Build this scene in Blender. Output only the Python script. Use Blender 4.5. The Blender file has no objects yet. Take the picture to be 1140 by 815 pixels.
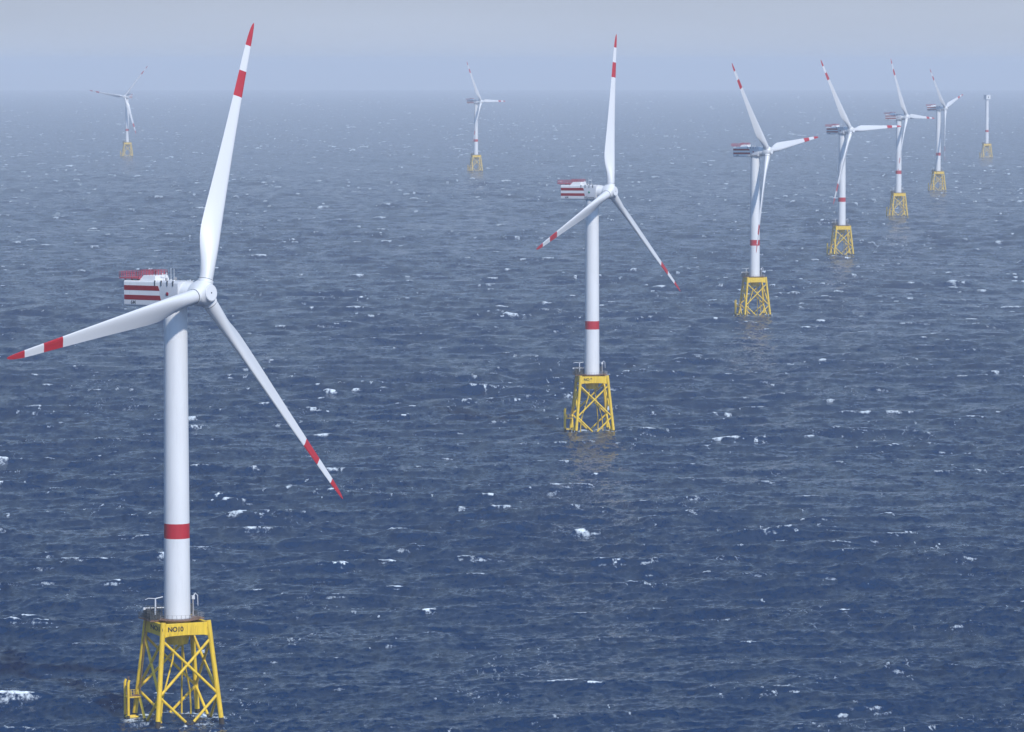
import bpy, math, random
import numpy as np
from mathutils import Matrix, Vector

random.seed(7)
S = bpy.context.scene
R = math.radians

# ------------------------------------------------------------------ camera
CAM_H = 145.0            # metres above the water
EARTH = 7.4e6            # effective earth radius (with refraction)
F_PX, CX, CY, Y_LEVEL = 4800.0, 570.0, 407.5, 70.0
PITCH = math.atan((CY - Y_LEVEL) / F_PX)
cd = bpy.data.cameras.new('camera')
cd.sensor_width = 36.0
cd.lens = 36.0 * F_PX / 1140.0
cd.clip_start = 1.0
cd.clip_end = 150000.0
cam = bpy.data.objects.new('camera', cd)
S.collection.objects.link(cam)
cam.location = (0, 0, CAM_H)
cam.rotation_euler = (math.pi / 2 - PITCH, 0, 0)
S.camera = cam

# ------------------------------------------------------------------ sky, sun, exposure
SUN_EL, SUN_AZ = R(41), R(180 - 28)       # azimuth clockwise from +Y: behind the camera, to its right
SKY_STRENGTH = 0.06
W = bpy.data.worlds.new('World')
S.world = W
W.use_nodes = True
nt = W.node_tree
nt.nodes.clear()
out = nt.nodes.new('ShaderNodeOutputWorld')
bg = nt.nodes.new('ShaderNodeBackground')
sky = nt.nodes.new('ShaderNodeTexSky')
sky.sky_type = 'NISHITA'
sky.sun_disc = False
sky.sun_elevation = SUN_EL
sky.sun_rotation = SUN_AZ
sky.altitude = 100
sky.air_density = 1.0
sky.dust_density = 1.5
sky.ozone_density = 1.0
# thin high overcast: a grey-lavender veil over the blue, thicker towards the horizon
tc = nt.nodes.new('ShaderNodeTexCoord')
sep = nt.nodes.new('ShaderNodeSeparateXYZ')
nt.links.new(tc.outputs['Generated'], sep.inputs[0])
veil = nt.nodes.new('ShaderNodeMapRange')
veil.inputs['From Min'].default_value = 0.0
veil.inputs['From Max'].default_value = 0.16
veil.inputs['To Min'].default_value = 1.0
veil.inputs['To Max'].default_value = 0.03
nt.links.new(sep.outputs['Z'], veil.inputs['Value'])
cn = nt.nodes.new('ShaderNodeTexNoise')
cn.inputs['Scale'].default_value = 5.0
cn.inputs['Detail'].default_value = 5.0
mp = nt.nodes.new('ShaderNodeMapping')
mp.inputs['Scale'].default_value = (1, 1, 9)
nt.links.new(tc.outputs['Generated'], mp.inputs['Vector'])
nt.links.new(mp.outputs[0], cn.inputs['Vector'])
cr = nt.nodes.new('ShaderNodeMapRange')
cr.inputs['From Min'].default_value = 0.25
cr.inputs['From Max'].default_value = 0.75
cr.inputs['To Min'].default_value = 0.93
cr.inputs['To Max'].default_value = 1.07
nt.links.new(cn.outputs['Fac'], cr.inputs['Value'])
VEIL_COL = (8.1, 9.25, 11.5, 1)
vc = nt.nodes.new('ShaderNodeVectorMath')
vc.operation = 'SCALE'
vcm = nt.nodes.new('ShaderNodeMix'); vcm.data_type = 'RGBA'
vcr = nt.nodes.new('ShaderNodeMapRange'); vcr.inputs['From Min'].default_value = 0.02; vcr.inputs['From Max'].default_value = 0.09
nt.links.new(sep.outputs['Z'], vcr.inputs['Value']); nt.links.new(vcr.outputs[0], vcm.inputs['Factor'])
vcm.inputs[6].default_value = VEIL_COL; vcm.inputs[7].default_value = (3.3, 6.6, 13.0, 1)
nt.links.new(vcm.outputs[2], vc.inputs[0])
# the veil glows more on the sun's side (forward scattering)
sd = nt.nodes.new('ShaderNodeVectorMath'); sd.operation = 'DOT_PRODUCT'
sd.inputs[1].default_value = (math.sin(SUN_AZ) * math.cos(SUN_EL), math.cos(SUN_AZ) * math.cos(SUN_EL), math.sin(SUN_EL))
nt.links.new(tc.outputs['Generated'], sd.inputs[0])
gl = nt.nodes.new('ShaderNodeMapRange'); gl.interpolation_type = 'SMOOTHSTEP'
gl.inputs['From Min'].default_value = -0.4; gl.inputs['From Max'].default_value = 1.0
gl.inputs['To Min'].default_value = 1.0; gl.inputs['To Max'].default_value = 2.6
nt.links.new(sd.outputs['Value'], gl.inputs['Value'])
gm = nt.nodes.new('ShaderNodeMath'); gm.operation = 'MULTIPLY'
nt.links.new(gl.outputs[0], gm.inputs[0]); nt.links.new(cr.outputs[0], gm.inputs[1])
nt.links.new(gm.outputs[0], vc.inputs['Scale'])
va = nt.nodes.new('ShaderNodeMapRange')
va.inputs['From Min'].default_value = -0.2; va.inputs['From Max'].default_value = 0.8
va.inputs['To Min'].default_value = 0.0; va.inputs['To Max'].default_value = 0.6
nt.links.new(sd.outputs['Value'], va.inputs['Value'])
vx = nt.nodes.new('ShaderNodeMath'); vx.operation = 'MAXIMUM'
nt.links.new(veil.outputs[0], vx.inputs[0]); nt.links.new(va.outputs[0], vx.inputs[1])
mx = nt.nodes.new('ShaderNodeMix')
mx.data_type = 'RGBA'
nt.links.new(vx.outputs[0], mx.inputs['Factor'])
nt.links.new(sky.outputs[0], mx.inputs[6])
nt.links.new(vc.outputs[0], mx.inputs[7])
nt.links.new(mx.outputs[2], bg.inputs['Color'])
bg.inputs['Strength'].default_value = SKY_STRENGTH
nt.links.new(bg.outputs[0], out.inputs[0])

sl = bpy.data.lights.new('sun', 'SUN')
sl.energy = 3.7
sl.angle = R(2.0)
sl.color = (1.0, 0.96, 0.9)
sun = bpy.data.objects.new('sun', sl)
S.collection.objects.link(sun)
to_sun = Vector((math.sin(SUN_AZ) * math.cos(SUN_EL), math.cos(SUN_AZ) * math.cos(SUN_EL), math.sin(SUN_EL)))
sun.rotation_euler = to_sun.to_track_quat('Z', 'Y').to_euler()
sun.location = (200, -200, 400)

S.view_settings.view_transform = 'Standard'
S.view_settings.look = 'None'
S.view_settings.gamma = 1
S.view_settings.use_curve_mapping = False
S.view_settings.exposure = 0.0
S.render.engine = 'CYCLES'
S.cycles.use_denoising = True
S.cycles.max_bounces = 5
S.cycles.volume_bounces = 1
S.cycles.transparent_max_bounces = 8

HAZE_DENSITY = 7.6e-5
HAZE_COLOR = (0.92, 0.95, 0.98, 1)

# ------------------------------------------------------------------ materials
def pbsdf(name):
    m = bpy.data.materials.new(name)
    m.use_nodes = True
    return m, m.node_tree, m.node_tree.nodes['Principled BSDF']

def paint(name, col, rough=0.4, vary=0.06, scale=0.35, streak=True, dirt=None, dirt_amt=0.0, spec=0.5):
    m, t, b = pbsdf(name)
    n = t.nodes.new('ShaderNodeTexNoise')
    n.inputs['Scale'].default_value = scale
    n.inputs['Detail'].default_value = 6
    c = t.nodes.new('ShaderNodeTexCoord')
    mpp = t.nodes.new('ShaderNodeMapping')
    mpp.inputs['Scale'].default_value = (4, 4, 0.5) if streak else (1, 1, 1)
    t.links.new(c.outputs['Object'], mpp.inputs['Vector'])
    t.links.new(mpp.outputs[0], n.inputs['Vector'])
    ramp = t.nodes.new('ShaderNodeMapRange')
    ramp.inputs['From Min'].default_value = 0.3
    ramp.inputs['From Max'].default_value = 0.7
    ramp.inputs['To Min'].default_value = 1 - vary
    ramp.inputs['To Max'].default_value = 1 + vary * 0.4
    t.links.new(n.outputs['Fac'], ramp.inputs['Value'])
    v = t.nodes.new('ShaderNodeVectorMath')
    v.operation = 'SCALE'
    v.inputs[0].default_value = col
    t.links.new(ramp.outputs[0], v.inputs['Scale'])
    src = v.outputs[0]
    if dirt:
        n2 = t.nodes.new('ShaderNodeTexNoise')
        n2.inputs['Scale'].default_value = scale * 4
        n2.inputs['Detail'].default_value = 8
        t.links.new(mpp.outputs[0], n2.inputs['Vector'])
        r2 = t.nodes.new('ShaderNodeMapRange')
        r2.inputs['From Min'].default_value = 0.52
        r2.inputs['From Max'].default_value = 0.75
        r2.inputs['To Max'].default_value = dirt_amt
        t.links.new(n2.outputs['Fac'], r2.inputs['Value'])
        mm = t.nodes.new('ShaderNodeMix')
        mm.data_type = 'RGBA'
        t.links.new(r2.outputs[0], mm.inputs['Factor'])
        t.links.new(src, mm.inputs[6])
        mm.inputs[7].default_value = (*dirt, 1)
        src = mm.outputs[2]
    t.links.new(src, b.inputs['Base Color'])
    b.inputs['Roughness'].default_value = rough
    b.inputs['Specular IOR Level'].default_value = spec
    return m

M_WHITE = paint('white_paint', (0.69, 0.69, 0.685), 0.45, 0.06, 0.12, dirt=(0.42, 0.41, 0.40), dirt_amt=0.18)
M_BLADE = paint('blade_gelcoat', (0.63, 0.63, 0.63), 0.38, 0.04, 0.10, dirt=(0.5, 0.5, 0.5), dirt_amt=0.12)
M_PANEL = paint('panel_grey', (0.54, 0.55, 0.57), 0.5, 0.06, 0.2)
M_RED = paint('signal_red', (0.43, 0.012, 0.022), 0.45, 0.12, 0.3)
M_DRED = paint('panel_red', (0.27, 0.008, 0.016), 0.45, 0.15, 0.5)
M_RAIL = paint('rail_red', (0.46, 0.07, 0.10), 0.5, 0.15, 0.5)
M_YELLOW = paint('marine_yellow', (0.79, 0.52, 0.025), 0.5, 0.2, 0.3, dirt=(0.26, 0.12, 0.03), dirt_amt=0.6)
M_GROWTH = paint('marine_growth', (0.045, 0.035, 0.028), 0.8, 0.5, 1.0, streak=False)
M_STEEL = paint('galvanised_steel', (0.30, 0.30, 0.31), 0.5, 0.3, 1.0, dirt=(0.16, 0.07, 0.03), dirt_amt=0.5)
M_RUST = paint('rusty_grating', (0.24, 0.13, 0.08), 0.7, 0.4, 1.2, dirt=(0.1, 0.05, 0.03), dirt_amt=0.6)
M_DARK = paint('dark_equipment', (0.05, 0.055, 0.06), 0.5, 0.3, 1.0)
M_BLACK = paint('black_lettering', (0.012, 0.012, 0.014), 0.5, 0.05, 1.0)
M_GREYTXT = paint('grey_lettering', (0.10, 0.11, 0.13), 0.5, 0.05, 1.0)
M_GREEN = paint('green_lamp_glass', (0.02, 0.22, 0.12), 0.2, 0.05, 1.0)
M_REDLAMP = paint('red_lamp_glass', (0.25, 0.01, 0.03), 0.2, 0.05, 1.0)

# ------------------------------------------------------------------ mesh builder
class MB:
    def __init__(s):
        s.v = []; s.f = []; s.m = []; s.sm = []
    def add(s, vs, fs, mi=0, smooth=False):
        o = len(s.v)
        s.v += [tuple(p) for p in vs]
        for f in fs:
            s.f.append(tuple(i + o for i in f)); s.m.append(mi); s.sm.append(smooth)
    def box(s, x0, x1, y0, y1, z0, z1, mi=0):
        vs = [(x, y, z) for z in (z0, z1) for y in (y0, y1) for x in (x0, x1)]
        s.add(vs, [(0, 2, 3, 1), (4, 5, 7, 6), (0, 1, 5, 4), (2, 6, 7, 3), (0, 4, 6, 2), (1, 3, 7, 5)], mi)
    def rings(s, rings, mis=None, cap=True, smooth=True):
        n = len(rings[0]); o = len(s.v)
        for r in rings:
            s.v += [tuple(p) for p in r]
        for i in range(len(rings) - 1):
            mi = mis[i] if mis else 0
            for j in range(n):
                k = (j + 1) % n
                s.f.append((o + i * n + j, o + i * n + k, o + (i + 1) * n + k, o + (i + 1) * n + j))
                s.m.append(mi); s.sm.append(smooth)
        if cap:
            s.f.append(tuple(o + j for j in reversed(range(n)))); s.m.append(mis[0] if mis else 0); s.sm.append(False)
            b = o + (len(rings) - 1) * n
            s.f.append(tuple(b + j for j in range(n))); s.m.append(mis[-1] if mis else 0); s.sm.append(False)
    def path(s, pts, rad, n=10, mis=None):
        P = [Vector(p) for p in pts]
        rs = rad if isinstance(rad, (list, tuple)) else [rad] * len(P)
        rg = []; side = None
        for i, p in enumerate(P):
            d = (P[min(i + 1, len(P) - 1)] - P[max(i - 1, 0)]).normalized()
            if side is None:
                side = d.cross(Vector((0, 0, 1)) if abs(d.z) < .9 else Vector((1, 0, 0))).normalized()
            side = (side - d * side.dot(d)).normalized()
            up = d.cross(side)
            rg.append([p + (side * math.cos(a) + up * math.sin(a)) * rs[i] for a in [2 * math.pi * k / n for k in range(n)]])
        s.rings(rg, mis)
    def tube(s, a, b, r, n=10):
        s.path([a, b], r, n)
    def lathe(s, prof, axis='z', n=40, mis=None, c=(0, 0, 0), cap=True):
        rg = []
        for (t, r) in prof:
            ring = []
            for k in range(n):
                a = 2 * math.pi * k / n
                if axis == 'z':
                    ring.append((c[0] + r * math.cos(a), c[1] + r * math.sin(a), c[2] + t))
                else:
                    ring.append((c[0] + t, c[1] + r * math.cos(a), c[2] + r * math.sin(a)))
            rg.append(ring)
        s.rings(rg, mis, cap)
    def mesh(s, name, mats):
        me = bpy.data.meshes.new(name)
        me.from_pydata(s.v, [], s.f)
        for m in mats:
            me.materials.append(m)
        me.polygons.foreach_set('material_index', s.m)
        me.polygons.foreach_set('use_smooth', s.sm)
        me.update()
        me.set_sharp_from_angle(angle=R(38))
        return me

def bevelled(me, w, seg=2):
    """run a bevel over a mesh once (through the depsgraph, no operators)"""
    o = bpy.data.objects.new('temporary', me)
    S.collection.objects.link(o)
    b = o.modifiers.new('bevel', 'BEVEL'); b.width = w; b.segments = seg; b.limit_method = 'ANGLE'
    dg = bpy.context.evaluated_depsgraph_get()
    r = bpy.data.meshes.new_from_object(o.evaluated_get(dg))
    bpy.data.objects.remove(o)
    return r

def text_mesh(s, size, depth, mat, name='lettering', bold=0.02, space=1.08):
    c = bpy.data.curves.new(name, 'FONT')
    c.body = s; c.size = size; c.extrude = depth; c.offset = bold * size; c.align_x = 'CENTER'; c.align_y = 'CENTER'
    c.space_character = space
    o = bpy.data.objects.new('temporary', c)
    S.collection.objects.link(o)
    dg = bpy.context.evaluated_depsgraph_get()
    r = bpy.data.meshes.new_from_object(o.evaluated_get(dg))
    bpy.data.objects.remove(o)
    r.materials.clear(); r.materials.append(mat)
    return r

def link(name, me, parent=None, mat=None):
    o = bpy.data.objects.new(name, me)
    S.collection.objects.link(o)
    if parent: o.parent = parent
    if mat is not None: o.matrix_basis = mat
    return o

# ------------------------------------------------------------------ the shared meshes of a turbine
HUB_Z, DECK_Z, OVER, TILT = 94.8, 22.6, 8.3, R(5)
ME = {}

# tower: ring by ring, painted band as its own ring of faces
def tower_radius(z): return 2.92 + (2.55 - 2.92) * (z - DECK_Z) / (92.6 - DECK_Z)
def make_tower(top=92.6):
    b = MB()
    zs = [DECK_Z, 40.5, 43.8, 47, 60, 75, top]
    b.lathe([(z, tower_radius(z)) for z in zs], n=64, mis=[0, 1, 0, 0, 0, 0])
    return b.mesh('tower', [M_WHITE, M_RED])
ME['tower'] = make_tower()
def ring_flange(z, w=.05, h=.16):
    b = MB(); r = tower_radius(z)
    b.lathe([(z - h / 2, r - .02), (z - h / 2, r + w), (z + h / 2, r + w), (z + h / 2, r - .02)], n=64)
    return b.mesh('flange', [M_WHITE])
ME['flange_low'] = ring_flange(47.5, .02, .08); ME['flange_high'] = ring_flange(69.5, .02, .08)
b = MB(); b.lathe([(DECK_Z - .02, 2.93), (DECK_Z - .02, 3.15), (DECK_Z + .25, 3.15), (DECK_Z + .25, 2.93)], n=48)
ME['foot_flange'] = b.mesh('foot_flange', [M_STEEL])
b = MB(); b.box(-.5, .5, -3.02, -2.6, DECK_Z + .3, DECK_Z + 2.6); b.box(-.6, .6, -3.0, -2.6, DECK_Z + .25, DECK_Z + 2.72)
ME['door'] = b.mesh('door', [M_PANEL])

# nacelle (local +X = towards the rotor)
NX0, NX1, NHW, NZ0, NZ1 = -12.9, 3.4, 3.05, -2.95, 2.75
b = MB()
def nac_ring(x, hw, z0, z1, r=.45):
    pts = []
    for (cy, cz, a0) in ((hw - r, z1 - r, 0), (-hw + r, z1 - r, 90), (-hw + r, z0 + r, 180), (hw - r, z0 + r, 270)):
        for k in range(5):
            a = R(a0 + 90 * k / 4)
            pts.append((x, cy + r * math.cos(a), cz + r * math.sin(a)))
    return pts
b.rings([nac_ring(NX0, 2.75, NZ0 + .35, NZ1 - .2), nac_ring(NX0 + .25, NHW, NZ0 + .05, NZ1), nac_ring(-2.0, NHW, NZ0, NZ1),
         nac_ring(1.8, NHW, NZ0, NZ1), nac_ring(NX1, 2.98, NZ0 + .25, NZ1 - .04, .7)], mis=[0, 0, 1, 1])
ME['nacelle'] = b.mesh('nacelle', [M_WHITE, M_PANEL])
# panel joint lines
b = MB()
for x in (-11, -8.1, -5.1, -1.97, 1.0):
    b.box(x - .03, x + .03, -NHW - .012, NHW + .012, NZ0 + .46, NZ1 - .46)
ME['panel_joint'] = b.mesh('panel_joint', [M_PANEL])
for i, (z0, z1, xe0, xe1) in enumerate(((NZ1 - 2.15, NZ1 - 1.08, -1.9, -2.35), (NZ1 - 4.25, NZ1 - 3.2, -1.55, -1.85))):
    for s in (-1, 1):
        b = MB()
        y0, y1 = (-NHW - .03, -NHW + .1) if s < 0 else (NHW - .1, NHW + .03)
        xs = NX0 + .3
        vs = [(xs, y0, z0), (xe0, y0, z0), (xe1, y0, z1), (xs, y0, z1), (xs, y1, z0), (xe0, y1, z0), (xe1, y1, z1), (xs, y1, z1)]
        b.add(vs, [(0, 1, 2, 3), (7, 6, 5, 4), (0, 4, 5, 1), (1, 5, 6, 2), (2, 6, 7, 3), (3, 7, 4, 0)])
        ME['stripe%d%d' % (i, s)] = b.mesh('red_stripe', [M_DRED])
b = MB()
b.add([(-8.9, -2.3, NZ1 - .03), (-8.9, 2.3, NZ1 - .03), (-3.9, -2.3, NZ1 - .03), (-3.9, 2.3, NZ1 - .03),
       (-7.7, -2.0, NZ1 + 1.15), (-7.7, 2.0, NZ1 + 1.15), (-4.0, -2.0, NZ1 + 1.15), (-4.0, 2.0, NZ1 + 1.15)],
      [(0, 1, 3, 2), (4, 6, 7, 5), (0, 2, 6, 4), (1, 5, 7, 3), (0, 4, 5, 1), (2, 3, 7, 6)])
ME['roof_housing'] = bevelled(b.mesh('roof_housing', [M_WHITE]), .12)
# collar between nacelle and hub
b = MB()
b.lathe([(2.9, 2.7), (3.35, 2.7), (3.9, 2.66), (5.0, 2.5), (6.2, 2.35)], 'x', 48)
ME['bearing_housing'] = b.mesh('bearing_housing', [M_WHITE])
b = MB(); b.lathe([(-4.1, 2.45), (-3.2, 2.45), (-2.9, 2.6), (-2.55, 2.6)], 'z', 48)
ME['yaw_ring'] = b.mesh('yaw_ring', [M_PANEL])
# hoist platform over the rear roof
HX0, HX1, HW = -14.3, -8.4, 2.8
b = MB(); b.box(HX0, HX1, -HW, HW, NZ1 + .35, NZ1 + .6)
for x in (-13, -11, -9.2):
    for y in (-2.2, 2.2): b.box(x - .12, x + .12, y - .12, y + .12, NZ1 - .2, NZ1 + .36)
ME['hoist_deck'] = b.mesh('hoist_platform', [M_RAIL])
def railing_mb(pts, z, h, rails=3, step=1.1, r=.045, closed=True, mesh_fill=False):
    b = MB(); n = len(pts)
    segs = [(pts[i], pts[(i + 1) % n]) for i in range(n if closed else n - 1)]
    for (p, q) in segs:
        L = math.dist(p, q); k = max(1, round(L / step))
        for j in range(k + 1):
            t = j / k; x = p[0] + (q[0] - p[0]) * t; y = p[1] + (q[1] - p[1]) * t
            b.box(x - r, x + r, y - r, y + r, z, z + h)
        for j in range(rails):
            zz = z + h * (j + 1) / rails
            b.tube((p[0], p[1], zz), (q[0], q[1], zz), r * .8, 6)
        if mesh_fill:
            k = max(1, round(L / .5))
            for j in range(k + 1):
                t = j / k; x = p[0] + (q[0] - p[0]) * t; y = p[1] + (q[1] - p[1]) * t
                b.box(x - .028, x + .028, y - .028, y + .028, z, z + h)
            b.tube((p[0], p[1], z + .08), (q[0], q[1], z + .08), .09, 6)
    return b
ME['hoist_rail'] = railing_mb([(HX0, -HW), (HX1, -HW), (HX1, HW), (HX0, HW)], NZ1 + .6, 1.3, 3, .75, .042, True, False).mesh('railing', [M_RAIL])
ME['walk_rail'] = railing_mb([(-8.6, -1.9), (-4.2, -1.9), (-4.2, 1.9), (-8.6, 1.9)], NZ1 + 1.1, 1.15, 3, .9, .05).mesh('roof_railing', [M_RAIL])
b = MB()
b.box(-.1, .1, -.12, .12, -1.05, .12)
ME['roof_bracket'] = b.mesh('roof_bracket', [M_DARK])
b = MB(); b.tube((0, 0, 0), (0, 0, 2.6), .04, 6); b.lathe([(0, .2), (.25, .12)], n=10); b.lathe([(2.55, .07), (2.75, .03)], n=8)
ME['mast'] = b.mesh('antenna_mast', [M_WHITE])
b = MB(); b.tube((0, 0, 0), (0, 0, 1.3), .06, 6); b.tube((0, -.7, 1.3), (0, .7, 1.3), .05, 6)
b.lathe([(1.32, .14), (1.55, .14), (1.62, .05)], n=10, c=(0, -.65, 0)); b.lathe([(1.32, .05), (1.7, .16)], n=10, c=(0, .65, 0))
ME['windsensor'] = b.mesh('wind_sensor', [M_WHITE])
b = MB(); b.lathe([(0, .22), (.35, .22), (.4, .28), (.62, .28), (.72, .12)], n=14)
ME['beacon'] = b.mesh('beacon_lamp', [M_STEEL])
def side_lamp(m):
    b = MB(); rg = []
    for (y, r) in ((-NHW + .05, .42), (-NHW - .06, .42), (-NHW - .14, .3)):
        rg.append([(.35 + r * math.cos(a), y, -.05 + r * math.sin(a)) for a in [2 * math.pi * k / 16 for k in range(16)]])
    b.rings(rg)
    return b.mesh('side_lamp', [m])
ME['lamp_red'] = side_lamp(M_REDLAMP); ME['lamp_green'] = side_lamp(M_GREEN)
ME['txt_rear'] = text_mesh('6M', 1.15, .02, M_GREYTXT)
ME['txt_front'] = text_mesh('REpower', 1.15, .02, M_GREYTXT)

# hub / spinner: rounded three-lobed body
b = MB(); rg = []; NS = 60
prof = [(-2.55, 2.15, 0), (-2.4, 2.55, .2), (-1.6, 2.85, .6), (-.6, 3.0, .9), (.4, 2.95, .9), (1.1, 2.7, .6), (1.6, 2.3, .25), (1.95, 1.95, 0), (2.3, 1.82, 0), (2.42, 1.7, 0), (2.42, .3, 0)]
for (x, r, lobe) in prof:
    ring = []
    for k in range(NS):
        a = 2 * math.pi * k / NS
        rr = r + .28 * lobe * math.cos(3 * a)
        ring.append((x, rr * math.sin(a), rr * math.cos(a)))
    rg.append(ring)
b.rings(rg)
ME['hub'] = b.mesh('rotor_hub', [M_WHITE])
b = MB(); b.lathe([(2.41, .17), (2.47, .17), (2.5, .1)], 'x', 16)
ME['nose_hole'] = b.mesh('nose_port', [M_DARK])
b = MB(); b.lathe([(2.3, 1.87), (2.36, 1.87), (2.36, 1.80), (2.3, 1.80)], 'x', 40, cap=False)
ME['nose_ring'] = b.mesh('nose_ring', [M_PANEL])

# blade: z = span, +y = direction of motion (leading edge), +x = upwind
BL = 63.0
def lerp_tab(tab, r):
    for (a, b_) in zip(tab, tab[1:]):
        if r <= b_[0]:
            q = tab.index(a); p0 = tab[max(q - 1, 0)]; p3 = tab[min(q + 2, len(tab) - 1)]
            h = b_[0] - a[0]; t = max(0, min(1, (r - a[0]) / h)); o = []
            for i in range(1, len(a)):
                m0 = (b_[i] - p0[i]) / max(b_[0] - p0[0], 1e-6) * h; m1 = (p3[i] - a[i]) / max(p3[0] - a[0], 1e-6) * h
                o.append((2*t**3 - 3*t*t + 1) * a[i] + (t**3 - 2*t*t + t) * m0 + (3*t*t - 2*t**3) * b_[i] + (t**3 - t*t) * m1)
            o[4] = max(0, min(1, o[4]))
            return o
    return list(tab[-1][1:])
# r, chord, thickness/chord, twist, how far the axis sits from the leading edge (fraction of chord), roundness
TAB = [(2.6, 3.1, 1.0, 17, .5, 1), (4.2, 3.1, 1.0, 17, .5, 1), (7, 3.5, .80, 16, .44, .72), (10, 4.25, .55, 14.5, .37, .3), (13, 4.8, .40, 12.5, .32, .05),
       (16, 4.8, .34, 11, .3, 0), (22, 4.3, .28, 8.2, .3, 0), (30, 3.55, .25, 5.5, .3, 0), (40, 2.75, .21, 3, .3, 0), (50, 2.05, .19, 1, .3, 0),
       (57, 1.6, .18, 0, .3, 0), (60.5, 1.15, .18, -.5, .32, 0), (62.2, .7, .18, -.5, .36, 0), (63.0, .22, .2, -.5, .45, 0)]
def blade_mesh(pitch):
    b = MB(); rg = []; mis = []
    rs = sorted(set([2.6, 3.4, 4.2, 5.2, 6, 7, 8, 9, 10, 11, 12, 13, 14, 15, 16, 18, 20, 22, 25, 28, 31, 34, 37, 40, 43, 45.6, 48.5, 51.6, 54.5, 57.6, 59, 60.5, 61.5, 62.2, 62.7, 63.0]))
    N = 28
    for r in rs:
        c, th, tw, ax, rd = lerp_tab(TAB, r)
        bend = .9 * (r / BL) ** 2.2
        beta = R(pitch + tw)
        ring = []
        for k in range(N):
            a = 2 * math.pi * k / N
            u = .5 - .5 * math.cos(a)             # 0 = leading edge, 1 = trailing edge
            yt = 5 * th * (.2969 * math.sqrt(u) - .126 * u - .3516 * u * u + .2843 * u ** 3 - .1036 * u ** 4)
            camb = .06 * (1 - rd) * u * (1 - u) * 4 * .6
            circ = .5 * th * math.sin(a)
            y = (yt if a <= math.pi else -yt) * (1 - rd) + circ * rd
            fx = -(y + camb) * c                 # upwind side flatter
            cy = (ax - u) * c
            X = fx * math.cos(beta) + cy * math.sin(beta) + bend
            Y = -fx * math.sin(beta) + cy * math.cos(beta)
            ring.append((X, Y, r))
        rg.append(ring)
    for i in range(len(rs) - 1):
        mid = (rs[i] + rs[i + 1]) / 2
        mis.append(1 if (mid > 57.6 or 45.6 < mid < 51.6) else 0)
    b.rings(rg, mis)
    return b.mesh('blade', [M_BLADE, M_RED])
ME['blade'] = blade_mesh(10)
b = MB(); b.lathe([(2.35, 1.72), (3.0, 1.72), (3.05, 1.62), (3.05, 1.5)], n=40); ME['blade_collar'] = b.mesh('root_collar', [M_WHITE])
b = MB(); b.lathe([(3.05, 1.6), (3.16, 1.6), (3.16, 1.5)], n=40); ME['blade_seal'] = b.mesh('root_seal', [M_DARK])

# jacket: local axes square to its faces; face numbers: front -Y, right +X, back +Y, left -X
TOPZ = 22.2
def half(z): return 7.5 - (7.5 - 5.3) * z / TOPZ
CORN = [(-1, -1), (1, -1), (1, 1), (-1, 1)]
def cp(i, z): h = half(z); return Vector((CORN[i % 4][0] * h, CORN[i % 4][1] * h, z))
def leg_mesh(i):
    b = MB()
    zs = [-10, 1.1, 5.6, 7.4, 17.6, 19.4, TOPZ + .35]
    pts = [cp(i, z) for z in zs]
    b.path([pts[0], pts[1], pts[2], pts[3], pts[4], pts[5], pts[6]], [.56, .56, .56, .56, .56, .60, .60], 20, [1, 0, 0, 0, 0, 0])
    return b.mesh('leg', [M_YELLOW, M_GROWTH])
def brace_mesh(i, z0, z1, flip):
    a, c = (i, i + 1) if not flip else (i + 1, i)
    p, q = cp(a, z0), cp(c, z1)
    o = (cp(i, 10) + cp(i + 1, 10)) / 2; o.z = 0; o = o.normalized() * (.0)
    b = MB()
    d = (q - p)
    pts = [p, p + d * .5, q]; rr = .31
    if z0 < 0:
        t = (.6 - z0) / (z1 - z0)
        pts = [p, p + d * t, q]
        b.path(pts, rr, 12, [1, 0])
    else:
        b.path(pts, rr, 12)
    return b.mesh('brace', [M_YELLOW, M_GROWTH])
for i in range(4):
    ME['leg%d' % i] = leg_mesh(i)
    for fl in (0, 1):
        ME['brace%d0%d' % (i, fl)] = brace_mesh(i, 6.4, 18.6, fl)
        ME['brace%d1%d' % (i, fl)] = brace_mesh(i, -8.5, 6.4, fl)
    # deep plate girder along the top of each face
    p, q = cp(i, TOPZ), cp(i + 1, TOPZ)
    d = (q - p).normalized(); nrm = Vector((d.y, -d.x, 0))
    b = MB(); T = .42
    Lh = (q - p).length
    prof = [(0.3, TOPZ), (Lh - .3, TOPZ), (Lh - .3, TOPZ - 2.95), (Lh - 1.3, TOPZ - 2.75), (Lh / 2, TOPZ - 2.65), (1.3, TOPZ - 2.75), (.3, TOPZ - 2.95)]
    vs = [p + d * s_ + nrm * o_ + Vector((0, 0, z_ - TOPZ)) for o_ in (T, -T) for (s_, z_) in prof]
    k = len(prof)
    fs = [tuple(range(k)), tuple(reversed(range(k, 2 * k)))] + [(j, j + k, (j + 1) % k + k, (j + 1) % k) for j in range(k)]
    b.add(vs, fs)
    ME['girder%d' % i] = bevelled(b.mesh('top_girder', [M_YELLOW]), .06)
b = MB(); b.lathe([(17.0, 2.0), (17.05, 2.35), (18.3, 2.6), (20.5, 2.8), (22.45, 3.05)], n=48)
for i in range(4):
    c_ = cp(i, 21.2); b.tube((c_.x * .3, c_.y * .3, 20.7), (c_.x, c_.y, 21.2), .7, 14)
ME['jacket'] = b.mesh('jacket_foundation', [M_YELLOW])
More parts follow.
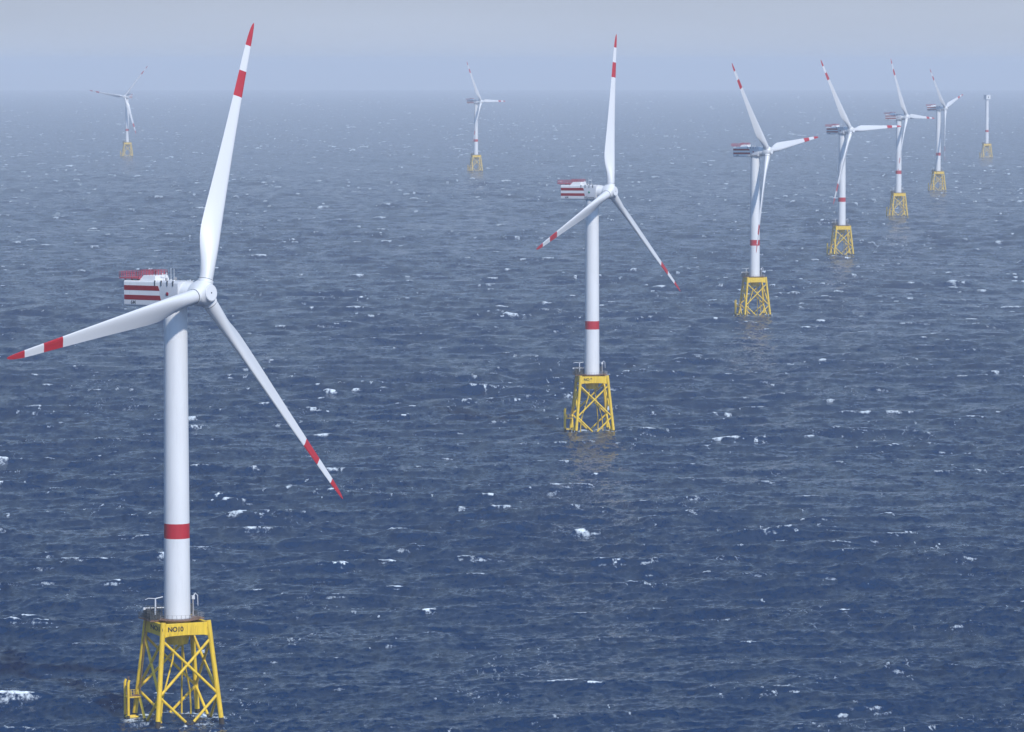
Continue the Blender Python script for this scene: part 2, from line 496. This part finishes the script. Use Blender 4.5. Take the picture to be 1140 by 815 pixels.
def jtube(x0, y0, x1, y1, xm=None):
    b = MB(); pts = []
    for t in (0, .15, .3, .45, .6, .8, 1):
        z = 17.5 - 25.5 * t
        s_ = math.sin(min(1, t / .6) * math.pi / 2) ** 2
        pts.append((x0 + (x1 - x0) * s_, y0 + (y1 - y0) * s_, z))
    n = len(pts)
    b.path(pts, .2, 10)
    return b.mesh('cable_tube', [M_YELLOW])
ME['jtube0'] = jtube(-1.2, -1.4, -5.0, -3.0); ME['jtube1'] = jtube(.8, -1.0, 5.2, 5.6); ME['jtube2'] = jtube(1.5, 1.0, 3.5, 6.9)

# deck: ring walkway and landing area over the left/back corner
b = MB()
b.lathe([(TOPZ + .36, 4.9), (TOPZ + .52, 4.9), (TOPZ + .52, 3.16), (TOPZ + .36, 3.16)], n=48, cap=False)
b.box(-6.9, -2.2, -1.2, 6.2, TOPZ + .16, TOPZ + .345)
b.box(2.2, 6.2, -.5, 5.6, TOPZ + .16, TOPZ + .345)
b.box(-2.4, 2.4, 3.2, 6.0, TOPZ + .155, TOPZ + .34)
ME['deck'] = b.mesh('access_platform', [M_RUST])
arc = [(4.8 * math.cos(R(a)), 4.8 * math.sin(R(a))) for a in range(-160, 1, 12)]
ME['deck_rail'] = railing_mb(arc, TOPZ + .52, 1.1, 2, 1.0, .03, False).mesh('railing', [M_STEEL])
ME['deck_rail2'] = railing_mb([(-4.6, -1.2), (-6.85, -1.2), (-6.85, 6.1), (-2.4, 6.1)], TOPZ + .345, 1.15, 3, .9, .04, False).mesh('railing', [M_DARK])
ME['deck_rail3'] = railing_mb([(4.8, -.4), (6.15, -.4), (6.15, 5.5), (2.4, 5.9)], TOPZ + .345, 1.15, 3, .9, .035, False).mesh('railing', [M_STEEL])
b = MB(); b.box(-6.3, -4.9, 2.2, 4.6, DECK_Z, DECK_Z + 1.9); b.box(-6.35, -4.85, 2.15, 4.65, DECK_Z + 1.9, DECK_Z + 2.02)
ME['cabinet0'] = bevelled(b.mesh('switch_cabinet', [M_DARK]), .05)
b = MB(); b.box(-4.6, -3.4, 3.6, 5.3, DECK_Z, DECK_Z + 1.4)
for k in range(6): b.box(-4.63, -3.37, 3.57, 5.33, DECK_Z + .15 + k * .2, DECK_Z + .2 + k * .2)
ME['cabinet1'] = b.mesh('ventilation_box', [M_STEEL])
b = MB()
for (x0, x1, y0, y1, h) in ((-6.6, -3.9, -.9, 1.6, 2.9), (-4.4, -3.0, 1.9, 3.2, 2.2)):
    for x in (x0, (x0 + x1) / 2, x1):
        for y in (y0, y1): b.box(x - .07, x + .07, y - .07, y + .07, DECK_Z - .25, DECK_Z + h)
    for zz in (.7, 1.5, h):
        for y in (y0, y1): b.tube((x0, y, DECK_Z + zz), (x1, y, DECK_Z + zz), .06, 6)
        for x in (x0, x1): b.tube((x, y0, DECK_Z + zz), (x, y1, DECK_Z + zz), .06, 6)
b.tube((-4.0, 1.5, DECK_Z + 1.5), (-4.0, 2.0, DECK_Z + 1.5), .06, 6)
for q in range(4): b.lathe([(0, .3), (1.3, .3)], n=10, c=(-6.2 + q * .68, .4, DECK_Z - .2))
ME['rack'] = b.mesh('equipment_rack', [M_DARK])
b = MB()
b.lathe([(0, .22), (4.9, .16)], n=12, c=(-4.9, .6, DECK_Z - .2))
b.path([(-4.9, .6, DECK_Z + 4.6), (-6.6, .3, DECK_Z + 4.8), (-7.5, .1, DECK_Z + 4.55)], [.1, .08, .06], 8)
b.tube((-4.9, .6, DECK_Z + 4.6), (-3.1, .7, DECK_Z + 4.9), .12, 8)
ME['davit'] = b.mesh('davit_arm', [M_PANEL])
b = MB()
b.tube((-2.9, .5, DECK_Z + 2.55), (-7.3, 1.2, DECK_Z + 2.55), .1, 8); b.lathe([(0, .28), (.4, .28), (.5, .1)], n=12, c=(-7.3, 1.2, DECK_Z + 2.2))
b.tube((-5.0, .9, DECK_Z - .2), (-5.0, .9, DECK_Z + 2.5), .08, 8)
ME['navlight'] = b.mesh('navigation_light', [M_WHITE])
b = MB()
cxp, cyp = 4.3, 1.6
b.lathe([(-.2, .42), (.3, .42), (.32, .26), (4.6, .2)], n=14, c=(cxp, cyp, DECK_Z))
ME['crane'] = b.mesh('deck_crane', [M_STEEL])
b = MB()
b.path([(cxp, cyp, DECK_Z + 4.5), (cxp + .6, cyp, DECK_Z + 5.2), (cxp + 1.1, cyp, DECK_Z + 4.7), (cxp + 1.2, cyp, DECK_Z + 2.4)], [.16, .13, .11, .08], 8)
b.box(cxp - .35, cxp + .35, cyp - .35, cyp + .35, DECK_Z + 3.9, DECK_Z + 4.7)
ME['crane_jib'] = b.mesh('crane_jib', [M_PANEL])
b = MB(); b.box(cxp - .75, cxp - .25, cyp - .5, cyp + .4, DECK_Z + 1.2, DECK_Z + 3.0); b.box(cxp + .3, cxp + .8, cyp - .4, cyp + .4, DECK_Z + .2, DECK_Z + 1.3)
ME['crane_winch'] = b.mesh('crane_winch', [M_DARK])
# boat landing outside the left face, towards the back leg
b = MB()
bx = -10.0
by = 5.0
b.tube((-half(5.2) , by - .4, 5.0), (bx, by - .4, 5.0), .2, 8)
b.tube((-half(5.2) , by + 1.4, 5.0), (bx, by + 1.4, 5.0), .2, 8)
b.tube((-half(.5), by - .4, .6), (bx, by - .4, .6), .2, 8); b.tube((-half(.5), by + 1.4, .6), (bx, by + 1.4, .6), .2, 8)
b.tube((bx, by - .7, 5.0), (bx, by + 1.5, 5.0), .2, 8)
b.tube((bx, by - .7, .6), (bx, by + 1.5, .6), .2, 8); b.tube((bx + .45, by + .45, .5), (bx + .45, by + .45, 5.1), .12, 8)
b.tube((bx, by + .45, 5.0), (-half(5.2), by + .45, 5.0), .12, 8); b.tube((bx, by + .45, .6), (-half(.5), by + .45, .6), .12, 8)
ME['landing'] = b.mesh('boat_landing', [M_YELLOW])
for i, yy in enumerate((by - .7, by + 1.5)):
    b = MB(); b.path([(bx, yy, -6), (bx, yy, 1.0), (bx, yy, 8.2), (bx + .25, yy, 8.9)], [.3, .3, .3, .26], 12, [1, 0, 0])
    ME['fender%d' % i] = b.mesh('fender_tube', [M_YELLOW, M_GROWTH])
b = MB()
for yy in (by + .15, by + .75): b.tube((bx + .45, yy, -4), (bx + .45, yy, 9.6), .07, 6)
z = -3.5
while z < 9.4: b.tube((bx + .45, by + .15, z), (bx + .45, by + .75, z), .035, 5); z += .35
ME['ladder'] = b.mesh('ladder', [M_RUST])
b = MB(); b.box(bx + .6, -half(6) - .2, by - .6, by + 1.5, 5.2, 5.32)
ME['rest_deck'] = b.mesh('rest_platform', [M_RUST])
ME['rest_rail'] = railing_mb([(bx + .7, by - .6), (bx + .7, by + 1.5), (-half(6) - .3, by + 1.5)], 5.3, 1.1, 2, .8, .05, False).mesh('railing', [M_YELLOW])
b = MB()
zz = 5.4
for yy in (by - 1.3, by - 1.9): b.tube((-half(5) - .75, yy, 5.3), (-half(22) - .75, yy, 23.4), .07, 6)
for k in range(44):
    z = 5.4 + k * .4; b.tube((-half(z) - .75, by - 1.3, z), (-half(z) - .75, by - 1.9, z), .03, 5)
for z in (8, 13, 18): b.tube((-half(z) - .75, by - 1.3, z), (-half(z), by + .9, z), .07, 6)
ME['long_ladder'] = b.mesh('ladder', [M_RUST])
ME['txt_no10'] = text_mesh('NO10', 1.45, .02, M_BLACK, 'lettering', .03, .96)
ME['txt_no9'] = text_mesh('NO 9', 1.45, .02, M_BLACK, 'lettering', .03, .96)
# cap of the tower that has no nacelle yet
b = MB()
for (x, y) in ((-3.6, -3.6), (3.6, -3.6), (3.6, 3.6), (-3.6, 3.6)): b.box(x - .3, x + .3, y - .3, y + .3, 91.4, 98.2)
for z in (91.4, 97.6):
    b.box(-3.88, 3.88, -3.89, -3.32, z, z + .6); b.box(-3.88, 3.88, 3.32, 3.89, z, z + .6)
    b.box(-3.89, -3.32, -3.3, 3.3, z, z + .6); b.box(3.32, 3.89, -3.3, 3.3, z, z + .6)
b.box(-3.4, -.9, -3.7, 3.65, 92.05, 97.58); b.box(.9, 3.4, -3.7, 3.65, 92.05, 97.58); b.box(-.88, .88, -3.69, 3.6, 95.8, 97.57); b.box(-.88, .88, -3.69, 3.6, 92.06, 93.4)
ME['cap'] = b.mesh('tower_cap', [M_WHITE])
b = MB(); b.box(-.87, .87, -3.5, -3.2, 93.42, 95.78); ME['cap_opening'] = b.mesh('cap_opening', [M_DARK])

# ------------------------------------------------------------------ placing
def pixel_on_sea(px, py):
    u = (px - CX) / F_PX; v = -(py - CY) / F_PX
    d = Vector((u, math.cos(PITCH) + v * math.sin(PITCH), -math.sin(PITCH) + v * math.cos(PITCH))).normalized()
    t = CAM_H / -d.z
    for _ in range(20):
        r = t * math.hypot(d.x, d.y); t = (CAM_H + r * r / 2 / EARTH) / -d.z
    p = d * t
    return Vector((p.x, p.y, p.z + CAM_H))

Tr, Rot = Matrix.Translation, Matrix.Rotation
def wind_turbine(px, py, yaw, phi, jack, label, rotor=True, sign=None, lamp='lamp_red', pitch_me='blade'):
    base = pixel_on_sea(px, py)
    brg = math.atan2(base.x, base.y)
    t = bpy.data.objects.new('wind_turbine' if rotor else 'turbine_tower', None)
    S.collection.objects.link(t)
    t.location = base
    t['label'] = label
    t['category'] = 'wind turbine' if rotor else 'tower'
    t['group'] = 'offshore wind turbines on yellow jackets'
    # foundation
    J = Rot(jack - brg, 4, 'Z')
    j = link('jacket_foundation', ME['jacket'], t, J)
    for i in range(4):
        link('leg', ME['leg%d' % i], j)
        link('top_girder', ME['girder%d' % i], j)
        for bay in (0, 1):
            for fl in (0, 1):
                link('brace', ME['brace%d%d%d' % (i, bay, fl)], j)
    for k in range(3): link('cable_tube', ME['jtube%d' % k], j)
    if sign:
        link('lettering', ME[sign], j, Tr(Vector((-2.55, -5.74, 20.95))) @ Rot(R(90), 4, 'X'))
        if sign == 'txt_no10':
            link('lettering', ME[sign], j, Tr(Vector((-5.74, -2.3, 20.95))) @ Rot(R(-90), 4, 'Z') @ Rot(R(90), 4, 'X') @ Matrix.Diagonal((2.1, 1, 1, 1)))
    ld = link('boat_landing', ME['landing'], t, J)
    link('fender_tube', ME['fender0'], ld); link('fender_tube', ME['fender1'], ld)
    link('ladder', ME['ladder'], ld); link('rest_platform', ME['rest_deck'], ld); link('railing', ME['rest_rail'], ld)
    link('ladder', ME['long_ladder'], t, J)
    dk = link('access_platform', ME['deck'], t, J)
    for k in ('deck_rail', 'deck_rail2', 'deck_rail3'): link('railing', ME[k], dk)
    link('switch_cabinet', ME['cabinet0'], dk); link('ventilation_box', ME['cabinet1'], dk); link('equipment_rack', ME['rack'], dk)
    link('navigation_light', ME['navlight'], dk); link('davit_arm', ME['davit'], dk)
    cr_ = link('deck_crane', ME['crane'], t, J)
    link('crane_jib', ME['crane_jib'], cr_); link('crane_winch', ME['crane_winch'], cr_)
    # tower
    tw = link('tower', ME['tower'], t)
    link('foot_flange', ME['foot_flange'], tw); link('weld_flange', ME['flange_low'], tw); link('weld_flange', ME['flange_high'], tw)
    link('door', ME['door'], tw, Rot(R(120) - brg, 4, 'Z'))
    if not rotor:
        c = link('tower_cap', ME['cap'], t, Rot(R(28), 4, 'Z')); link('cap_opening', ME['cap_opening'], c)
        return t
    rz = R(yaw - 90) - brg
    A = Tr(Vector((0, 0, HUB_Z - .25))) @ Rot(rz, 4, 'Z') @ Rot(R(-.6), 4, 'Y')
    n = link('nacelle', ME['nacelle'], t, A)
    link('bearing_housing', ME['bearing_housing'], n); link('yaw_ring', ME['yaw_ring'], n)
    for i in (0, 1):
        for s_ in (-1, 1): link('red_stripe', ME['stripe%d%d' % (i, s_)], n)
    for k, nm in (('panel_joint', 'panel_joint'), ('roof_housing', 'roof_housing'), ('hoist_deck', 'hoist_platform'), ('hoist_rail', 'railing'), ('walk_rail', 'roof_railing'),
                  (lamp, 'side_lamp')):
        link(nm, ME[k], n)
    for (x, y) in ((.2, -.6), (-2.4, 1.2)): link('antenna_mast', ME['mast'], n, Tr(Vector((x, y, NZ1 - .03))))
    for x in (-3.3, -1.4, .4, 2.1):
        for s_ in (-1, 1): link('roof_bracket', ME['roof_bracket'], n, Tr(Vector((x, s_ * NHW, NZ1))))
    link('wind_sensor', ME['windsensor'], n, Tr(Vector((-3.2, 0, NZ1 - .03))))
    for y in (-1.5, 1.5): link('beacon_lamp', ME['beacon'], n, Tr(Vector((-1.3, y, NZ1 - .03))))
    for (k, x, z) in (('txt_rear', -9.9, -2.1), ('txt_front', 1.0, -2.1)):
        link('lettering', ME[k], n, Tr(Vector((x if k != 'txt_front' else .55, -NHW - .015, z))) @ Rot(R(90), 4, 'X'))
    B = Tr(Vector((0, 0, HUB_Z))) @ Rot(rz, 4, 'Z') @ Tr(Vector((OVER, 0, 0))) @ Rot(-TILT, 4, 'Y') @ Rot(-phi, 4, 'X')
    h = link('rotor_hub', ME['hub'], t, B)
    link('nose_port', ME['nose_hole'], h); link('nose_ring', ME['nose_ring'], h)
    for k in range(3):
        bl = link('blade', ME[pitch_me], t, B @ Rot(-k * 2 * math.pi / 3, 4, 'X'))
        link('root_collar', ME['blade_collar'], bl); link('root_seal', ME['blade_seal'], bl)
    return t

SPOTS = [
    # px, py(waterline), rotor yaw, blade angle, jacket turn, sign, lamp
    (198, 801.5, 47, 20, 20.5, 'txt_no10', 'lamp_red', 'nearest and largest wind turbine, yellow jacket lettered NO10, blades reaching the left edge'),
    (659, 480.5, 59, 11, 9, 'txt_no9', 'lamp_green', 'second nearest white turbine near the centre, one blade pointing almost straight up, yellow jacket'),
    (840, 351.5, 62, 83.5, 14, None, 'lamp_red', 'third turbine of the receding row, lower blade hanging over its tower beside the red band'),
    (937, 284, 53, 88, 13, None, 'lamp_red', 'fourth turbine of the receding row, lower blade swung left of its tower'),
    (1000, 241, 66, 92, 13, None, 'lamp_red', 'fifth turbine of the receding row, right blade overlapping the tower of the turbine behind it'),
    (1044.2, 212.5, 70, 76, 13, None, 'lamp_red', 'farthest complete turbine of the right hand row, next to the tower without rotor'),
    (529.9, 191, 59, 90, 13, None, 'lamp_red', 'small distant turbine standing alone between the two nearest turbines'),
    (141.8, 174.3, -27, 39, 10, None, 'lamp_red', 'hazy distant turbine at far left, rotor facing the viewer and slightly left'),
]
TURB = []
for (px, py, yaw, phi, jk, sg, lp, lab) in SPOTS:
    TURB.append(wind_turbine(px, py, yaw, R(phi), R(jk), lab, True, sg, lp))
TURB.append(wind_turbine(1098.4, 176, 0, 0, R(13), 'white turbine tower at far right without nacelle or blades, on a pale yellow jacket', False))

# ------------------------------------------------------------------ the sea
rng = np.random.default_rng(11)
G = 9.81
WIND = math.atan2(1.0, -.22)        # the direction the waves run to
def spectrum(L, N, lp, kmin, kmax, spread=1.2):
    k1 = 2 * np.pi * np.fft.fftfreq(N, L / N)
    kx, ky = np.meshgrid(k1, k1, indexing='ij')
    k = np.hypot(kx, ky); k[0, 0] = 1
    kp = 2 * np.pi / lp
    c = (kx * math.cos(WIND) + ky * math.sin(WIND)) / k
    D = np.where(c > 0, np.abs(c) ** (2 * spread), .04 * np.abs(c)) + .02
    P = k ** -3.55 * np.exp(-1.25 * (kp / k) ** 2) * (1 + 2.3 * np.exp(-(np.sqrt(k / kp) - 1) ** 2 / .02)) * D
    P[(k < kmin) | (k > kmax)] = 0; P[0, 0] = 0
    a = np.sqrt(P) * (rng.standard_normal((N, N)) + 1j * rng.standard_normal((N, N)))
    return kx, ky, k, a
def fields(sp, t):
    kx, ky, k, a = sp
    w = np.sqrt(G * k)
    h = a * np.exp(-1j * w * t)
    N = a.shape[0]
    H = np.fft.ifft2(h).real * N * N
    DX = np.fft.ifft2(1j * kx / k * h).real * N * N
    DY = np.fft.ifft2(1j * ky / k * h).real * N * N
    Q = np.fft.ifft2(-k * h * np.exp(-(k * .35) ** 2 * .5 - ((-kx * math.sin(WIND) + ky * math.cos(WIND)) * 1.8) ** 2 * .5)).real * N * N     # divergence of the horizontal motion
    return H, DX, DY, -Q
def sample(fl, L, X, Y, ang, off):
    N = fl[0].shape[0]
    ca, sa = math.cos(ang), math.sin(ang)
    u = ((X * ca + Y * sa + off) / L * N) % N; v = ((-X * sa + Y * ca + off * .7) / L * N) % N
    i = u.astype(np.int32); j = v.astype(np.int32); fu = (u - i).astype(np.float32); fv = (v - j).astype(np.float32)
    i1 = (i + 1) % N; j1 = (j + 1) % N; i %= N; j %= N
    r = []
    for A_ in fl:
        A_ = A_.astype(np.float32)
        r.append((A_[i, j] * (1 - fu) + A_[i1, j] * fu) * (1 - fv) + (A_[i, j1] * (1 - fu) + A_[i1, j1] * fu) * fv)
    return r

# polar sheet, finest where the photograph looks, out past the horizon
PXR = 1.0 / 4311.0
def grow(a, stop, step, f):
    o = []
    while a < stop: a += step; step *= f; o.append(a)
    return o
az_half = R(8.6)
n_az = int(2 * az_half / (PXR * 1.15))
azs = list(np.linspace(-az_half, az_half, n_az))
side = [x for x in grow(az_half, math.pi - .03, PXR * 2, 1.09)]
azs = sorted([-x for x in side] + azs + side)
azs = np.array(azs)
rs = [1.5] + grow(1.5, 840, 12, 1.02)
rs = [r for r in rs if r < 838]
r = 842.0
while r < 62000 * .92:
    rs.append(r)
    dr = .62 * r * r / (4311 * CAM_H)
    if r > 9000: dr *= 1 + (r - 9000) / 9000
    r += dr
rs.append(57000)
rs = np.array(rs)
A2, R2 = np.meshgrid(azs, rs, indexing='ij')
X = (R2 * np.sin(A2)).ravel(); Y = (R2 * np.cos(A2)).ravel(); RR = R2.ravel()
na, nr = len(azs), len(rs)
Z = -RR ** 2 / (2 * EARTH)

sA = spectrum(560.0, 512, 44.0, 2 * np.pi / 200, 2 * np.pi / 4.5)
sB = spectrum(811.0, 512, 64.0, 2 * np.pi / 260, 2 * np.pi / 6.0)
sC = spectrum(83.0, 256, 52.0, 2 * np.pi / 4.8, 2 * np.pi / .9, 1.0)
TILES = []
for sp, L, ang, off, hs in ((sA, 560., 0.0, 31., 2.2), (sB, 811., .12, 177., 1.6)):
    f = fields(sp, 0.0); sc = hs / 4 / f[0].std()
    TILES.append((sp, L, ang, off, sc))
CHOP = 1.25
hx = np.zeros_like(X); hy = np.zeros_like(X); hz = np.zeros_like(X); foam = np.zeros_like(X)
for it, tt in enumerate((0.0, -.8, -1.8, -3.0, -4.5)):
    q = 0
    for (sp, L, ang, off, sc) in TILES:
        f = fields(sp, tt)
        if it == 0:
            h_, dx_, dy_, q_ = sample(f, L, X, Y, ang, off)
            ca, sa = math.cos(ang), math.sin(ang)
            hz += h_ * sc; hx += (dx_ * ca - dy_ * sa) * sc * CHOP; hy += (dx_ * sa + dy_ * ca) * sc * CHOP
        else:
            q_ = sample([f[3]], L, X, Y, ang, off)[0]
        q = q + q_ * sc
    if it == 0: qs = q.std(); qsign = 1.0 if np.corrcoef(q, hz)[0, 1] > 0 else -1.0
    # gusts: more breaking in some patches than in others
    gust = .5 + .5 * np.sin(X / 260 + 1.3 * np.sin(Y / 410)) * np.sin(Y / 330 + 1.1 * np.sin(X / 190 + 2))
    thr = 2.5 - .6 * gust - .55 * np.clip((RR - 1800) / 3500, 0, 1)  # distance term adds far whitecaps, partly painted in as glitter on the water
    fr = np.clip((qsign * q / qs - thr) / .5, 0, 1) * (1.0, .62, .48, .36, .27)[it]
    foam = np.maximum(foam, fr)
sp = sC; f = fields(sp, 0.0); sc = .5 / 4 / f[0].std()
h_, dx_, dy_, _ = sample(f, 83.0, X, Y, .4, 5.0)
fade = np.clip((2600 - RR) / 1500, 0, 1)
hz += h_ * sc * fade; hx += dx_ * sc * fade; hy += dy_ * sc * fade
ends = np.clip((40000 - RR) / 20000, 0, 1)
# broken water round the jacket legs
for t in TURB:
    d = np.hypot(X - t.location.x, Y - t.location.y)
    near = d < 60
    ddx, ddy = X[near] - t.location.x, Y[near] - t.location.y
    al = ddx * math.cos(WIND) + ddy * math.sin(WIND); ac = -ddx * math.sin(WIND) + ddy * math.cos(WIND)
    dn = np.hypot(ddx, ddy)
    w = np.exp(-((dn - 9.5) / 3.6) ** 2) * (.8 + .4 * (al > -2)) + np.exp(-((al - 16) / 12) ** 2 - (ac / 8) ** 2) * .5
    foam[near] = np.maximum(foam[near], w * (.7 + .4 * np.sin(ddx * 1.1 + 2 * np.sin(ddy * .6)) * np.sin(ddy * .9)))
grp = .98 + .4 * np.sin(X / 95 + 1.7 * np.sin(Y / 230)) * np.sin(Y / 150 + 1.5 * np.sin(X / 140 + 1))
hx *= grp; hy *= grp; hz *= grp
VX = X + hx * ends; VY = Y + hy * ends; VZ = Z + hz * ends
co = np.stack([VX, VY, VZ], 1).astype(np.float32)
I, Jn = np.meshgrid(np.arange(na - 1), np.arange(nr - 1), indexing='ij')
a0 = (I * nr + Jn).ravel()
quads = np.stack([a0, a0 + 1, a0 + nr + 1, a0 + nr], 1).astype(np.int32)
# close the seam behind the camera
s0 = ((na - 1) * nr + np.arange(nr - 1)); s1 = np.arange(nr - 1)
quads = np.concatenate([quads, np.stack([s0, s0 + 1, s1 + 1, s1], 1).astype(np.int32)])
me = bpy.data.meshes.new('sea')
me.vertices.add(len(co)); me.vertices.foreach_set('co', co.ravel())
me.loops.add(quads.size); me.loops.foreach_set('vertex_index', quads.ravel())
me.polygons.add(len(quads)); me.polygons.foreach_set('loop_start', np.arange(0, quads.size, 4, dtype=np.int32))
me.polygons.foreach_set('use_smooth', np.ones(len(quads), dtype=bool))
at = me.attributes.new('foam', 'FLOAT', 'POINT'); at.data.foreach_set('value', foam.astype(np.float32))
at = me.attributes.new('crest', 'FLOAT', 'POINT'); at.data.foreach_set('value', (hz / hz.std()).astype(np.float32))
me.update(calc_edges=True)
me.validate()

m, t, b = pbsdf('sea_water')
N_ = t.nodes.new; Lk = t.links.new
geo = N_('ShaderNodeNewGeometry')
def noise(scale, detail=3, rough=.6, stretch=None):
    n = N_('ShaderNodeTexNoise'); n.inputs['Scale'].default_value = scale; n.inputs['Detail'].default_value = detail; n.inputs['Roughness'].default_value = rough
    if stretch:
        mp_ = N_('ShaderNodeMapping'); mp_.inputs['Rotation'].default_value = (0, 0, -WIND); mp_.inputs['Scale'].default_value = stretch
        Lk(geo.outputs['Position'], mp_.inputs['Vector']); Lk(mp_.outputs[0], n.inputs['Vector'])
    else:
        Lk(geo.outputs['Position'], n.inputs['Vector'])
    return n
def vm(op, a_, b_=None, scale=None):
    n = N_('ShaderNodeVectorMath'); n.operation = op
    for i, v in enumerate((a_, b_)):
        if v is None: continue
        if hasattr(v, 'links'): Lk(v, n.inputs[i])
        else: n.inputs[i].default_value = v
    if scale is not None:
        if hasattr(scale, 'links'): Lk(scale, n.inputs['Scale'])
        else: n.inputs['Scale'].default_value = scale
    return n.outputs[0]
def mth(op, a_, b_=None, clamp=False):
    n = N_('ShaderNodeMath'); n.operation = op; n.use_clamp = clamp
    for i, v in enumerate((a_, b_)):
        if v is None: continue
        if hasattr(v, 'links'): Lk(v, n.inputs[i])
        else: n.inputs[i].default_value = v
    return n.outputs[0]
# ripples too small for the mesh: slopes taken straight from noise
RIPPLE = 1.2
n1 = noise(.5, 4, .66, (1, .5, 1)); n2 = noise(.10, 2, .6, (1, .45, 1))
gp = noise(.0045, 4, .65, (1, .4, 1))
gm_ = N_('ShaderNodeMapRange'); gm_.inputs['From Min'].default_value = .3; gm_.inputs['From Max'].default_value = .7; gm_.inputs['To Min'].default_value = .55 * RIPPLE; gm_.inputs['To Max'].default_value = 1.4 * RIPPLE
Lk(gp.outputs['Fac'], gm_.inputs['Value'])
w1 = vm('SCALE', vm('SUBTRACT', n1.outputs['Color'], (.5, .5, .5)), None, gm_.outputs[0])
w2 = vm('SCALE', vm('SUBTRACT', n2.outputs['Color'], (.5, .5, .5)), None, .65 * RIPPLE)
sl_ = vm('MULTIPLY', vm('ADD', w1, w2), (1, 1, 0))
nrm = vm('NORMALIZE', vm('ADD', geo.outputs['Normal'], sl_))
Lk(nrm, b.inputs['Normal'])
fa = N_('ShaderNodeAttribute'); fa.attribute_name = 'foam'
br = noise(1.1, 6, .8, (1, .3, 1)); br2 = noise(.2, 4, .62, (1, .22, 1))
brk = mth('ADD', mth('MULTIPLY', mth('SUBTRACT', br.outputs['Fac'], .56), 2.6), mth('MULTIPLY', mth('SUBTRACT', br2.outputs['Fac'], .54), 1.9))
fv = mth('ADD', fa.outputs['Fac'], mth('MULTIPLY', brk, mth('MINIMUM', mth('MULTIPLY', fa.outputs['Fac'], 4.0), 1.0)))
mr = N_('ShaderNodeMapRange'); mr.interpolation_type = 'SMOOTHSTEP'
mr.inputs['From Min'].default_value = .24; mr.inputs['From Max'].default_value = .88
Lk(fv, mr.inputs['Value'])
ff = mth('MULTIPLY', mr.outputs[0], mth('ADD', mth('MULTIPLY', fa.outputs['Fac'], .85), .2, True))
# thin drifting foam lines inside wind-beaten patches
wp = noise(.022, 3, .6, (1, .5, 1)); wl = noise(.13, 4, .6, (1, .35, 1))
pm = N_('ShaderNodeMapRange'); pm.interpolation_type = 'SMOOTHSTEP'; pm.inputs['From Min'].default_value = .53; pm.inputs['From Max'].default_value = .66
Lk(wp.outputs['Fac'], pm.inputs['Value'])
rd_ = N_('ShaderNodeMapRange'); rd_.interpolation_type = 'SMOOTHSTEP'; rd_.inputs['From Min'].default_value = .0; rd_.inputs['From Max'].default_value = .022; rd_.inputs['To Min'].default_value = 1; rd_.inputs['To Max'].default_value = 0
Lk(mth('ABSOLUTE', mth('SUBTRACT', wl.outputs['Fac'], .56)), rd_.inputs['Value'])
bk_ = N_('ShaderNodeMapRange'); bk_.inputs['From Min'].default_value = .5; bk_.inputs['From Max'].default_value = .68
Lk(br.outputs['Fac'], bk_.inputs['Value'])
wisp = mth('MULTIPLY', mth('MULTIPLY', pm.outputs[0], rd_.outputs[0]), mth('MULTIPLY', bk_.outputs[0], .9))
ff = mth('MAXIMUM', ff, wisp)
# small breaking crests
fk = noise(.34, 3, .6, (1, .26, 1)); fp = noise(.010, 3, .6, (1, .6, 1))
ca_ = N_('ShaderNodeAttribute'); ca_.attribute_name = 'crest'
f1 = N_('ShaderNodeMapRange'); f1.interpolation_type = 'SMOOTHSTEP'; f1.inputs['From Min'].default_value = .71; f1.inputs['From Max'].default_value = .77
Lk(mth('ADD', mth('ADD', fk.outputs['Fac'], mth('MULTIPLY', mth('SUBTRACT', fp.outputs['Fac'], .5), .45)), mth('MULTIPLY', ca_.outputs['Fac'], .035)), f1.inputs['Value'])
f2 = N_('ShaderNodeMapRange'); f2.inputs['From Min'].default_value = .42; f2.inputs['From Max'].default_value = .6
Lk(br.outputs['Fac'], f2.inputs['Value'])
ff = mth('MAXIMUM', ff, mth('MULTIPLY', f1.outputs[0], f2.outputs[0]))
mixc = N_('ShaderNodeMix'); mixc.data_type = 'RGBA'
Lk(ff, mixc.inputs['Factor'])
mixc.inputs[6].default_value = (0.0015, 0.020, 0.063, 1)
mixc.inputs[7].default_value = (0.72, 0.77, 0.78, 1)
Lk(mixc.outputs[2], b.inputs['Base Color'])
rr_ = N_('ShaderNodeMapRange'); rr_.inputs['To Min'].default_value = .17; rr_.inputs['To Max'].default_value = .75
Lk(ff, rr_.inputs['Value']); Lk(rr_.outputs[0], b.inputs['Roughness'])
b.inputs['IOR'].default_value = 1.333
b.inputs['Specular IOR Level'].default_value = .37
me.materials.append(m)
sea = bpy.data.objects.new('sea', me)
S.collection.objects.link(sea)
sea['kind'] = 'structure'

# ------------------------------------------------------------------ the hazy air
b = MB(); b.box(-60500, 60500, -60500, 60500, -60500 ** 2 / EARTH - 2, 178)
m = bpy.data.materials.new('hazy_air'); m.use_nodes = True
t = m.node_tree; t.nodes.clear()
o_ = t.nodes.new('ShaderNodeOutputMaterial'); pv = t.nodes.new('ShaderNodeVolumePrincipled')
pv.inputs['Color'].default_value = HAZE_COLOR
pv.inputs['Density'].default_value = HAZE_DENSITY
pv.inputs['Anisotropy'].default_value = 0.0
t.links.new(pv.outputs[0], o_.inputs['Volume'])
hz_ = link('haze', b.mesh('haze', [m]))
hz_['kind'] = 'stuff'
